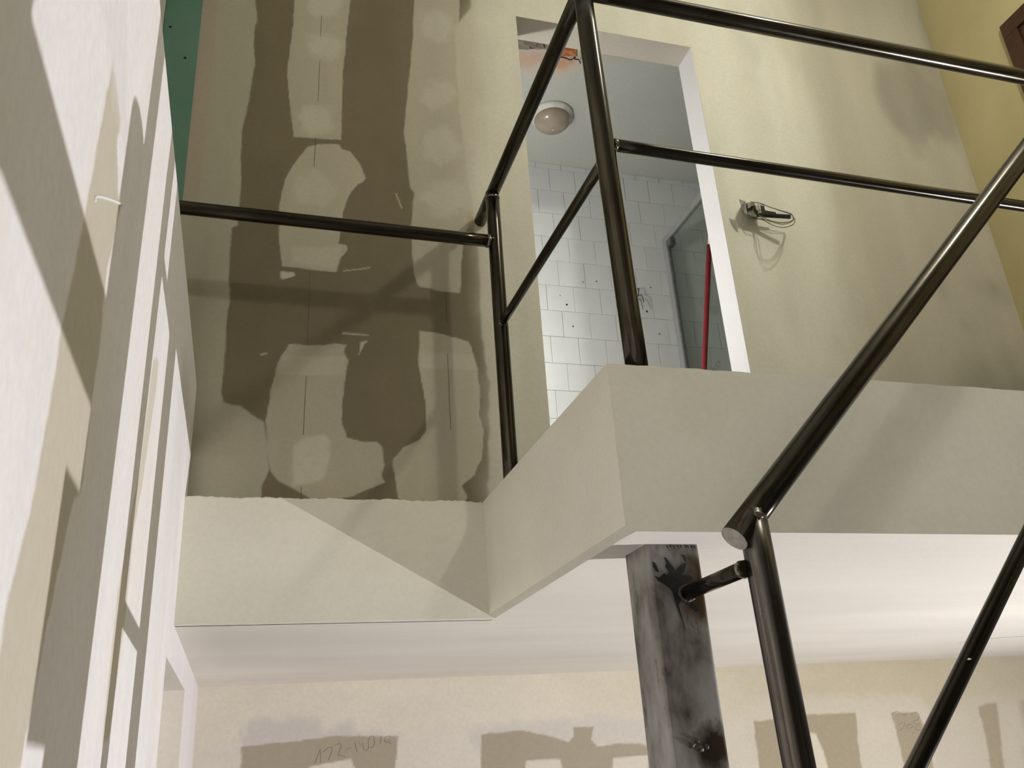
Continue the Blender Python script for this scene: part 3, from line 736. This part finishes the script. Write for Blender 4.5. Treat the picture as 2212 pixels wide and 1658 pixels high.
# broken ceiling patch by the door head: rubble, clay block, mortar (pieces of the ceiling)
d8 = lambda x, y: (1100 + x / 6.377, 60 + y / 6.377)
def chunk(name, px, mat, depth, seed, zoff=0.0):
    rd = random.Random(seed); P = [onZ(*d8(*p), BZ - depth) for p in px]
    n = len(P); c = sum(P) / n; v, f = [], []
    for p in P: v.append((p[0], p[1], BZ + 0.01))
    for p in P: v.append((p[0] + (rd.random() - 0.5) * 0.008, p[1] + (rd.random() - 0.5) * 0.008, BZ - depth * (0.6 + 0.5 * rd.random())))
    for p in P: v.append((c[0] + (p[0] - c[0]) * 0.55, c[1] + (p[1] - c[1]) * 0.55, BZ - depth * (0.8 + 0.5 * rd.random())))
    v.append((c[0], c[1], BZ - depth))
    for k in (0, n):
        for i in range(n): f.append((k + i, k + (i + 1) % n, k + n + (i + 1) % n, k + n + i))
    for i in range(n): f.append((2 * n + i, 2 * n + (i + 1) % n, 3 * n))
    return link(name, mesh_from(name, v, f), M[mat], bc)
chunk('rubble_piece', [(20, 130), (120, 150), (300, 160), (440, 190), (450, 230), (480, 290), (420, 330), (300, 300), (240, 330), (140, 310), (60, 270)], 'rubble', 0.03, 1)
chunk('rubble_piece', [(450, 190), (560, 205), (640, 225), (620, 300), (540, 310), (470, 290), (455, 235)], 'rubble', 0.02, 2)
chunk('clay_block', [(600, 230), (760, 250), (948, 278), (935, 370), (880, 400), (700, 392), (620, 360)], 'brick', 0.028, 3)
chunk('mortar_piece', [(945, 280), (1010, 290), (1080, 300), (1070, 440), (1010, 460), (955, 440), (935, 400)], 'mortar', 0.034, 4)
chunk('mortar_piece', [(700, 385), (860, 375), (930, 385), (900, 425), (860, 420), (700, 402)], 'mortar', 0.016, 5)
v, f = sweep_vf(smooth_path([onZ(*d8(*p), BZ - 0.02) for p in ((690, 402), (760, 412), (850, 440), (910, 400), (900, 430), (960, 440), (980, 490))], 4), 0.003, 5)
link('crack_gap', mesh_from('crack_gap', v, f), M['dark'], bc)

# bathroom ceiling lamp
lc = (1.385, 3.395)
t = empty('ceiling_lamp', (lc[0], lc[1], BZ), 'round dome lamp on the bathroom ceiling, switched off', 'lamp')
lathe('lamp_base', [(0.108, 0.0), (0.110, -0.006), (0.108, -0.016), (0.098, -0.022), (0.096, -0.03), (0.09, -0.032)], (lc[0], lc[1], BZ), M['lamp_base'], t)
lathe('dome', [(0.088, -0.028), (0.094, -0.032)] + [(0.094 * math.cos(a), -0.034 - 0.058 * math.sin(a)) for a in np.linspace(0.05, 1.45, 10)], (lc[0], lc[1], BZ), M['dome'], t)
lathe('screw_cap', [(0.006, -0.092), (0.005, -0.097), (0.002, -0.099)], (lc[0], lc[1], BZ), M['white_plastic'], t, 12)

# shower screen: panel along Y, frame profiles, clip
gx = 2.14; gy0, gy1 = 2.93, BY - 0.009; gz1 = 2.63
t = empty('shower_screen', (gx, (gy0 + gy1) / 2, ZT), 'framed tinted glass shower screen beside the tiled wall', 'shower screen')
boxes('glass_pane', [(gx - 0.003, gx + 0.003, gy0 + 0.02, gy1 - 0.03, ZT + 0.03, gz1 - 0.03)], M['glass'], t)
boxes('frame_profile', [(gx - 0.012, gx + 0.012, gy1 - 0.045, gy1, ZT, gz1)], M['alu'], t, 0.002)
boxes('frame_profile', [(gx - 0.012, gx + 0.012, gy0, gy1 - 0.045, gz1 - 0.04, gz1)], M['alu'], t, 0.002)
boxes('frame_profile', [(gx - 0.012, gx + 0.012, gy0, gy0 + 0.03, ZT, gz1 - 0.04)], M['alu'], t, 0.002)
boxes('frame_profile', [(gx - 0.012, gx + 0.012, gy0 + 0.03, gy1 - 0.045, ZT, ZT + 0.035)], M['alu'], t, 0.002)
boxes('seal_strip', [(gx - 0.007, gx + 0.007, gy1 - 0.056, gy1 - 0.045, ZT + 0.035, gz1 - 0.04)], M['grey_metal'], t)
boxes('corner_clip', [(gx - 0.02, gx + 0.02, gy1 - 0.10, gy1 - 0.052, gz1 - 0.085, gz1 - 0.042)], M['grey_metal'], t, 0.006)
fc = bpy.data.curves.new('lettering', 'FONT'); fc.body = 'OLO'; fc.size = 0.050; fc.extrude = 0.0004; fc.space_character = 1.12
to = bpy.data.objects.new('lettering_tmp', fc); col.objects.link(to)
dg = bpy.context.evaluated_depsgraph_get()
lm = bpy.data.meshes.new_from_object(to.evaluated_get(dg)); bpy.data.objects.remove(to)
lm.name = 'glass_lettering'; lm.materials.clear(); lm.materials.append(M['pencil'])
p = onX(1533, 810, gx - 0.0045)
o = bpy.data.objects.new('glass_lettering', lm); col.objects.link(o); o.parent = t
o.matrix_parent_inverse = Matrix.Translation(-Vector(t.location))
o.matrix_basis = Matrix(((0, 0, -1, p[0]), (-1, 0, 0, p[1]), (0, 1, 0, p[2]), (0, 0, 0, 1)))
# red telescopic pole leaning on the screen
pa = Vector(onY(1521, 800, 3.2)); pb = Vector(onY(1532, 530, 3.2)); dd = (pb - pa).normalized()
base = pa + dd * ((ZT + 0.004 - pa.z) / dd.z)
t = empty('red_pole', tuple(base), 'long red pole with a pale collar leaning on the shower screen', 'pole')
tube('shaft', base, pb, 0.0128, M['red'], t, 18)
tube('collar', pb, pb + dd * 0.075, 0.0075, M['white_plastic'], t, 14)
tube('inner_shaft', pb + dd * 0.075, pb + dd * 0.075 + dd * 0.16, 0.007, M['red'], t, 14)
tube('foot', base - dd * 0.0, base + dd * 0.05, 0.015, M['black'], t, 14)
# wire ends sticking out of the tiles
w0 = onY(1363, 655, BY - 0.008)
t = empty('wire_ends', tuple(w0), 'bunch of cut wires poking out of the tiled wall', 'wires')
for k, pts in enumerate([[(1350, 650), (1338, 640), (1332, 655), (1336, 676)], [(1352, 645), (1340, 628), (1335, 640), (1338, 662)], [(1370, 648), (1384, 636), (1391, 652)], [(1370, 655), (1382, 645), (1387, 660), (1389, 668)], [(1372, 630), (1380, 622), (1378, 640)]]):
    P = [np.array(onY(*q, BY - 0.012 - 0.03 * min(i, 2) / 2)) for i, q in enumerate(pts)]
    sweep('wire', P, 0.0022, M['wire_green'] if k % 2 else M['black'], t, 6, 5)
lathe('wall_hole', [(0.03, 0), (0.03, 0.001)], (0, 0, 0), M['dark'], t, 20).matrix_basis = Matrix.Translation(Vector(w0) - Vector((0, 0.0015, 0))) @ Matrix.Rotation(math.pi / 2, 4, 'X')

# ------------------------------------------------------------------ wooden door in the yellow wall
dr = bpy.data.objects.new('door_1', None); col.objects.link(dr); dr.location = (XRW, 1.78, ZT)
struct(dr, 'dark varnished wooden door frame in the yellow wall')
wy1, wz1 = 2.265, 2.930
boxes('frame_head', [(XRW - 0.022, XRW + 0.001, wy1 - 0.98, wy1, wz1 - 0.075, wz1)], M['wood'], dr, 0.004)
boxes('frame_jamb', [(XRW - 0.022, XRW + 0.001, wy1 - 0.075, wy1, ZT, wz1 - 0.075)], M['wood'], dr, 0.004)
boxes('frame_jamb', [(XRW - 0.022, XRW + 0.001, wy1 - 0.98, wy1 - 0.905, ZT, wz1 - 0.075)], M['wood'], dr, 0.004)
boxes('door_leaf', [(XRW - 0.008, XRW + 0.001, wy1 - 0.905, wy1 - 0.075, ZT + 0.005, wz1 - 0.075)], M['wood'], dr, 0.002)
for z0, z1 in ((ZT + 0.15, ZT + 0.9), (ZT + 1.05, ZT + 1.9)):
    boxes('door_panel', [(XRW - 0.014, XRW - 0.007, wy1 - 0.80, wy1 - 0.18, z0, z1)], M['wood'], dr, 0.004)

# ------------------------------------------------------------------ steel column
cxm, cym = 0.838, 1.6875
t = empty('steel_column', (cxm, cym, ZF), 'square steel column with burn marks, holding up the landing corner', 'column')
def rsq(w, d, r, n=4):
    out = []
    for (sx, sy, a0) in ((1, 1, 0), (-1, 1, 90), (-1, -1, 180), (1, -1, 270)):
        for k in range(n + 1):
            a = math.radians(a0 + 90 * k / n)
            out.append((sx * (w / 2 - r) + r * math.cos(a), sy * (d / 2 - r) + r * math.sin(a)))
    return out
sec = rsq(0.12, 0.115, 0.010, 7); n = len(sec); v, f = [], []
Hc = ZC - ZF
for z in (0, 0.5, 1.0, 1.5, 2.0, Hc): v += [(x, y, z) for (x, y) in sec]
for k in range(5):
    for i in range(n): f.append((k * n + i, k * n + (i + 1) % n, (k + 1) * n + (i + 1) % n, (k + 1) * n + i))
shaft = link('shaft', mesh_from('shaft', v, f, False), M['column'], t)
shaft.matrix_parent_inverse = Matrix.Identity(4)
boxes('base_plate', [(cxm - 0.1, cxm + 0.1, cym - 0.1, cym + 0.1, ZF, ZF + 0.012)], M['column'], t, 0.002)
# scorched paint splashes around the weld, flat on the front face
yf = cym - 0.0575
z8 = lambda x, y: (1330 + x / 5.98, 1140 + y / 5.98)
def splash(px, mat='scorch', name='scorch_mark', off=0.0006):
    P = [onY(*z8(*p), yf) for p in px]; n = len(P)
    v = [(p[0], yf - off, p[2]) for p in P] + [(p[0], yf + 0.002, p[2]) for p in P]
    bm = bmesh.new(); bv = [bm.verts.new(p) for p in v[:n]]
    fc_ = bm.faces.new(bv); r_ = bmesh.ops.extrude_face_region(bm, geom=[fc_])
    for e in r_['geom']:
        if isinstance(e, bmesh.types.BMVert): e.co.y += off + 0.001
    bmesh.ops.triangulate(bm, faces=bm.faces[:])
    me = bpy.data.meshes.new(name); bm.to_mesh(me); bm.free()
    return link(name, me, M[mat], shaft)
splash([(500, 615), (560, 640), (625, 580), (660, 610), (690, 560), (640, 500), (650, 450), (622, 375), (650, 385), (715, 470), (770, 545), (830, 480), (905, 450), (890, 560), (850, 600), (960, 610), (1000, 660), (880, 700), (830, 780), (860, 850), (960, 920), (1085, 1060), (1035, 1090), (930, 970), (850, 900), (815, 1000), (850, 1130), (905, 1330), (830, 1120), (770, 960), (730, 820), (690, 770), (620, 720), (545, 680)])
splash([(470, 440), (500, 440), (530, 490), (560, 570), (520, 560), (480, 500)])
splash([(850, 340), (885, 345), (915, 390), (905, 430), (880, 400)])
rs = random.Random(12)
for k in range(9):
    x = 640 + k * 45 + rs.random() * 20; y = 212 + rs.random() * 15
    splash([(x, y), (x + 22, y), (x + 34, y + 30 + rs.random() * 30), (x + 20, y + 40)], off=0.0004)
# weld scars further down the front face
for (px, py, rr, ky) in ((1494, 1608, 0.0085, 0.7), (1512, 1616, 0.010, 0.6), (1526, 1612, 0.006, 0.9), (1506, 1600, 0.005, 0.8)):
    p = onY(px, py, yf); rd = random.Random(int(px)); n = 12; v = []; f = []
    for (q, hh) in ((1.0, -0.0005), (0.75, 0.0025), (0.3, 0.0038)):
        for k in range(n):
            a = 2 * math.pi * k / n; w_ = rr * q * (0.75 + 0.5 * rd.random())
            v.append((p[0] + w_ * math.cos(a), yf - hh, p[2] + ky * w_ * math.sin(a)))
    for q in (0, n):
        for k in range(n): f.append((q + k, q + (k + 1) % n, q + n + (k + 1) % n, q + n + k))
    f.append(tuple(range(2 * n, 3 * n)))
    link('weld_scar', mesh_from('weld_scar', v, f, True), M['weld_dark'], shaft)

# ------------------------------------------------------------------ landing railing
RS = M['steel']
cp_b = Vector((0.772, 1.555, ZT - 0.004)); cp_t = Vector((0.752, 1.553, 1.825))
p2_b = Vector((0.752, 2.45, ZT - 0.004)); p2_t = Vector((0.748, 2.45, 1.822))
t = empty('landing_railing', tuple(cp_b), 'dark raw steel tube railing welded around the landing corner', 'railing')
post_c = tube('post', cp_b, cp_t, 0.0245, RS, t)
post_2 = tube('post', p2_b, p2_t, 0.0238, RS, t)
rc0 = Vector((0.752, 1.553, 1.828)); rc1 = Vector(onY(1037, 478, YW - 0.001))
tube('top_rail', rc0, rc1, 0.0222, RS, t)
tube('top_rail', (0.752, 1.555, 1.826), (2.36, 1.555, 1.816), 0.0222, RS, t)
mid_c = tube('middle_rail', (0.760, 1.56, 1.296), (0.750, 2.45, 1.307), 0.0136, RS, t, 20)
mid_x = tube('middle_rail', (0.765, 1.555, 1.338), (2.36, 1.555, 1.320), 0.0152, RS, t, 20)
bar_ = tube('wall_bar', (XLU, 2.45, 1.632), (0.748, 2.45, 1.624), 0.0218, RS, t)
tube('post', (2.36, 1.555, ZT - 0.004), (2.36, 1.555, 1.822), 0.0245, RS, t)
bead(post_2, (0.7485, 2.45, 1.800), (0, 0, 1), 0.0228, 0.0022, 1, squash=2.5)
bead(bar_, (0.7245, 2.45, 1.624), (1, 0, 0), 0.0205, 0.0026, 2, squash=2.5)
bead(mid_c, (0.7505, 2.4275, 1.307), (0.02, -1, 0), 0.0125, 0.0032, 3, squash=1.6)
bead(mid_c, (0.760, 1.583, 1.296), (0, 1, 0), 0.0130, 0.0020, 4, squash=2)
bead(mid_x, (0.789, 1.555, 1.337), (1, 0, 0), 0.0145, 0.0020, 5, squash=2)
bead(post_c, (0.752, 1.578, 1.828), (0, 1, 0), 0.0210, 0.0024, 6, squash=2)
bead(post_c, (0.776, 1.555, 1.826), (1, 0, 0), 0.0210, 0.0024, 7, squash=2)

# ------------------------------------------------------------------ stair railing
YS = 1.40
hr0 = Vector(onY(1587, 1162, YS)); hr1 = Vector(onY(2190, 362, YS)); hd = (hr1 - hr0).normalized()
t = empty('stair_railing', (0.90, YS, ZF), 'bare steel stair railing with sloping handrail, in front of the landing', 'railing')
he = hr0 + hd * 1.98
hrail = tube('handrail', hr0, he, 0.0265, RS, t)
o = tube('end_cap', hr0 - hd * 0.002, hr0 + hd * 0.0005, 0.0262, M['cap'], hrail)
pt0 = onY(1649.5, 1250, YS); pb0 = onY(1727, 1658, YS)
def ext(a, b, z): a, b = Vector(a), Vector(b); d = b - a; return a + d * ((z - a.z) / d.z)
tube('post', ext(pt0, pb0, ZF), ext(pt0, pb0, 0.398), 0.0272, M['steel_bare'], t, 32)
mb0 = Vector(onY(1990, 1630, YS)); mb1 = Vector(onY(2205, 1190, YS)); md_ = (mb1 - mb0).normalized()
ms = mb0 - md_ * ((mb0.x - 0.92) / md_.x)
mrail = tube('middle_rail', ms, mb0 + md_ * 1.75, 0.0165, RS, t, 20)
p = Vector(onY(2091, 1424, YS - 0.0155))
v, f = sweep_vf(smooth_path([p, p + Vector((0.003, 0, 0.0015)), p + Vector((0.006, 0, 0.0008))], 3), 0.0016, 6)
link('plaster_fleck', mesh_from('plaster_fleck', v, f, True), M['white_plastic'], mrail)
cA = Vector((0.853, yf, 0.290)); cB = Vector(onY(1612, 1226, YS))
tie = tube('wall_tie', cA, cB, 0.0148, M['steel'], t, 20)
tube('wall_tie', cA - Vector((0, 0, 0.50)), cB - Vector((0, 0, 0.50)), 0.0148, M['steel'], t, 20)
bead(tie, cA + (cB - cA).normalized() * 0.003, cB - cA, 0.0148, 0.0042, 11, 'weld_dark')
bead(tie, cB + (cA - cB).normalized() * 0.012, cB - cA, 0.0140, 0.0026, 12, squash=2)
jp = ext(pt0, pb0, 0.385)
bead(hrail, jp, hd * 0.55 + Vector((0, 0, 1)), 0.0252, 0.0032, 13, 'weld', 'weld_bead', 2.0)
# far end of the stair railing and unseen shadow casters added out of frame
tube('post', (he.x, YS, ZT), tuple(he + Vector((0, 0, 0.0))), 0.0235, RS, t)
gxn = 1.55
tube('shadow_post', (gxn, 1.122, ZF), (gxn, 1.122, -0.132), 0.054, RS, t)
tube('shadow_post', (gxn, 1.165, ZF), (gxn, 1.185, 0.16), 0.030, RS, t)
boxes('shadow_block', [(gxn - 0.01, gxn + 0.01, 1.012, 1.09, -0.64, -0.48)], RS, t)
tube('shadow_bar', (gxn, 1.122, -0.365), (gxn, 0.72, -0.365), 0.0415, RS, t)
tube('shadow_post', (gxn, 0.725, ZF), (gxn, 0.725, 0.16), 0.055, RS, t)

# ------------------------------------------------------------------ open socket box with hanging wires on the skimmed wall
g = lambda x, y: (1560 + x / 10.36, 400 + y / 10.36)
s0 = onY(*g(480, 600), YW)
t = empty('socket_box', tuple(s0), 'open electric box with loose wires and black conduit on the cream wall', 'electric box')
def G(x, y, o): return Vector(onY(*g(x, y), YW - o))
# mounting plate: thin metal plate standing off the wall
pl = [G(370, 305, 0.075), G(520, 360, 0.075), G(560, 650, 0.07), G(500, 610, 0.07), G(420, 450, 0.075)]
v = list(pl) + [p + Vector((0.001, 0.002, 0)) for p in pl]; n = len(pl)
f = [tuple(range(n)), tuple(range(2 * n - 1, n - 1, -1))] + [(i, (i + 1) % n, n + (i + 1) % n, n + i) for i in range(n)]
link('mounting_plate', mesh_from('mounting_plate', v, f), M['grey_metal'], t)
# back box
def block(name, px, o0, o1, mat):
    A = [G(x, y, o0) for x, y in px]; B_ = [G(x, y, o1) for x, y in px]; n = len(A)
    f = [tuple(range(n - 1, -1, -1)), tuple(range(n, 2 * n))] + [(i, (i + 1) % n, n + (i + 1) % n, n + i) for i in range(n)]
    return link(name, mesh_from(name, A + B_, f), mat, t)
block('box_body', [(440, 430), (600, 380), (680, 400), (850, 520), (860, 600), (790, 720), (620, 680), (560, 640)], 0.0, 0.055, M['connector'])
block('connector', [(620, 390), (720, 380), (740, 450), (640, 470)], 0.05, 0.075, M['connector'])
block('connector', [(740, 470), (830, 450), (850, 530), (770, 560)], 0.045, 0.07, M['mortar'])
block('connector', [(560, 400), (620, 380), (640, 480), (580, 520)], 0.05, 0.078, M['grey_metal'])
block('connector', [(800, 560), (870, 545), (860, 620), (800, 640)], 0.045, 0.068, M['connector'])
# corrugated conduit
def conduit(p, q, R):
    p, q = Vector(p), Vector(q); nn = 46; pts = [p + (q - p) * (k / nn) for k in range(nn + 1)]
    rr = [R * (1.0 if k % 2 else 0.84) for k in range(nn + 1)]
    v, f = sweep_vf(pts, rr, 14); return link('conduit', mesh_from('conduit', v, f, False), M['black'], t)
conduit(G(800, 660, 0.055), G(1530, 705, 0.10), 0.0098)
block('conduit_tab', [(850, 450), (940, 460), (960, 560), (1200, 600), (1210, 640), (880, 640)], 0.06, 0.064, M['black'])
sweep('wire', [G(630, 370, 0.07), G(850, 400, 0.08), G(1100, 500, 0.08), G(1500, 620, 0.075), G(1560, 660, 0.07), G(1600, 720, 0.07)], 0.0018, M['wire_blue'], t, 6)
sweep('wire', [G(760, 420, 0.07), G(960, 450, 0.085), G(1300, 570, 0.085), G(1545, 650, 0.075), G(1560, 680, 0.07)], 0.0015, M['wire_blue'], t, 6)
sweep('wire', [G(780, 620, 0.06), G(900, 740, 0.07), G(1050, 800, 0.11), G(1350, 870, 0.14), G(1560, 810, 0.13), G(1610, 730, 0.11), G(1560, 710, 0.07)], 0.0018, M['wire_green'], t, 6)
sweep('wire', [G(800, 600, 0.06), G(930, 770, 0.07), G(1150, 900, 0.12), G(1400, 940, 0.15), G(1580, 880, 0.14), G(1630, 790, 0.12), G(1590, 700, 0.07)], 0.0018, M['wire_green'], t, 6)
sweep('wire', [G(820, 640, 0.06), G(1000, 760, 0.075), G(1250, 830, 0.13), G(1480, 820, 0.13), G(1580, 770, 0.075), G(1600, 710, 0.07)], 0.0018, M['wire_green'], t, 6)
sweep('wire', [G(600, 660, 0.055), G(700, 740, 0.06), G(860, 755, 0.065), G(940, 790, 0.07)], 0.002, M['black'], t, 6)

# ------------------------------------------------------------------ lamps
def ico(name, c, r, mat, parent, sub=3):
    bm = bmesh.new(); bmesh.ops.create_icosphere(bm, subdivisions=sub, radius=r)
    for v_ in bm.verts: v_.co += Vector(c)
    me = bpy.data.meshes.new(name); bm.to_mesh(me); bm.free()
    for p in me.polygons: p.use_smooth = True
    return link(name, me, mat, parent)
lf = Vector(LAMP_FLOOD)
fa_ = (Vector((XL, 1.10, 0.45)) - lf).normalized()
t = empty('floodlight', (lf.x, lf.y, ZF), 'small floodlight on the lower floor aimed at the left wall', 'lamp')
q = fa_.to_track_quat('Z', 'Y')
n = 24
me = mesh_from('lens', [(LAMP_FLOOD_R * math.cos(2 * math.pi * k / n), LAMP_FLOOD_R * math.sin(2 * math.pi * k / n), 0) for k in range(n)], [tuple(range(n))])
o = link('lens', me, M['globe_flood'], t); o.rotation_mode = 'QUATERNION'; o.rotation_quaternion = q; o.location = lf
tube('housing', lf - fa_ * 0.05, lf - fa_ * 0.001, 0.03, M['lamp_metal'], t, 24)
boxes('stand', [(lf.x - 0.03, lf.x + 0.09, lf.y - 0.05, lf.y + 0.05, ZF, ZF + 0.02), (lf.x + 0.02, lf.x + 0.04, lf.y - 0.012, lf.y + 0.012, ZF + 0.02, lf.z - 0.02)], M['lamp_metal'], t)
pl_ = Vector((-1.05, 2.75, 0.16))  # lamp added out of sight to brighten the lower doorway's far jamb
t = empty('passage_fill_lamp', (pl_.x, pl_.y, ZC), 'added lamp out of sight in the passage, brightening the lower doorway', 'lamp')
ico('globe', pl_, 0.06, M['globe_passage'], t, 2)
tube('rod', (pl_.x, pl_.y, pl_.z + 0.058), (pl_.x, pl_.y, ZC), 0.008, M['white_plastic'], t, 10)
lv = Vector(LAMP_CEIL)
t = empty('globe_lamp', (lv.x, lv.y, ZUC), 'lit globe lamp hanging under the upper ceiling', 'lamp')
ico('globe', lv, 0.07, M['globe_ceil'], t, 2)
lathe('rose', [(0.05, 0), (0.05, -0.02), (0.02, -0.03)], (lv.x, lv.y, ZUC), M['white_plastic'], t, 20)
tube('rod', (lv.x, lv.y, ZUC - 0.03), (lv.x, lv.y, lv.z + 0.068), 0.008, M['white_plastic'], t, 10)
lb = Vector(LAMP_BATH)
t = empty('floor_lamp', (lb.x, lb.y, ZT), 'bare bulb on a low stand inside the bathroom', 'lamp')
ico('bulb', lb, 0.035, M['globe_bath'], t, 2)
lathe('socket', [(0.016, -0.075), (0.018, -0.055), (0.018, -0.036)], tuple(lb), M['lamp_metal'], t, 16)
tube('stand', (lb.x, lb.y, ZT + 0.02), (lb.x, lb.y, lb.z - 0.07), 0.01, M['lamp_metal'], t, 10)
lathe('foot', [(0.12, 0), (0.12, 0.015), (0.02, 0.025)], (lb.x, lb.y, ZT), M['lamp_metal'], t, 24)
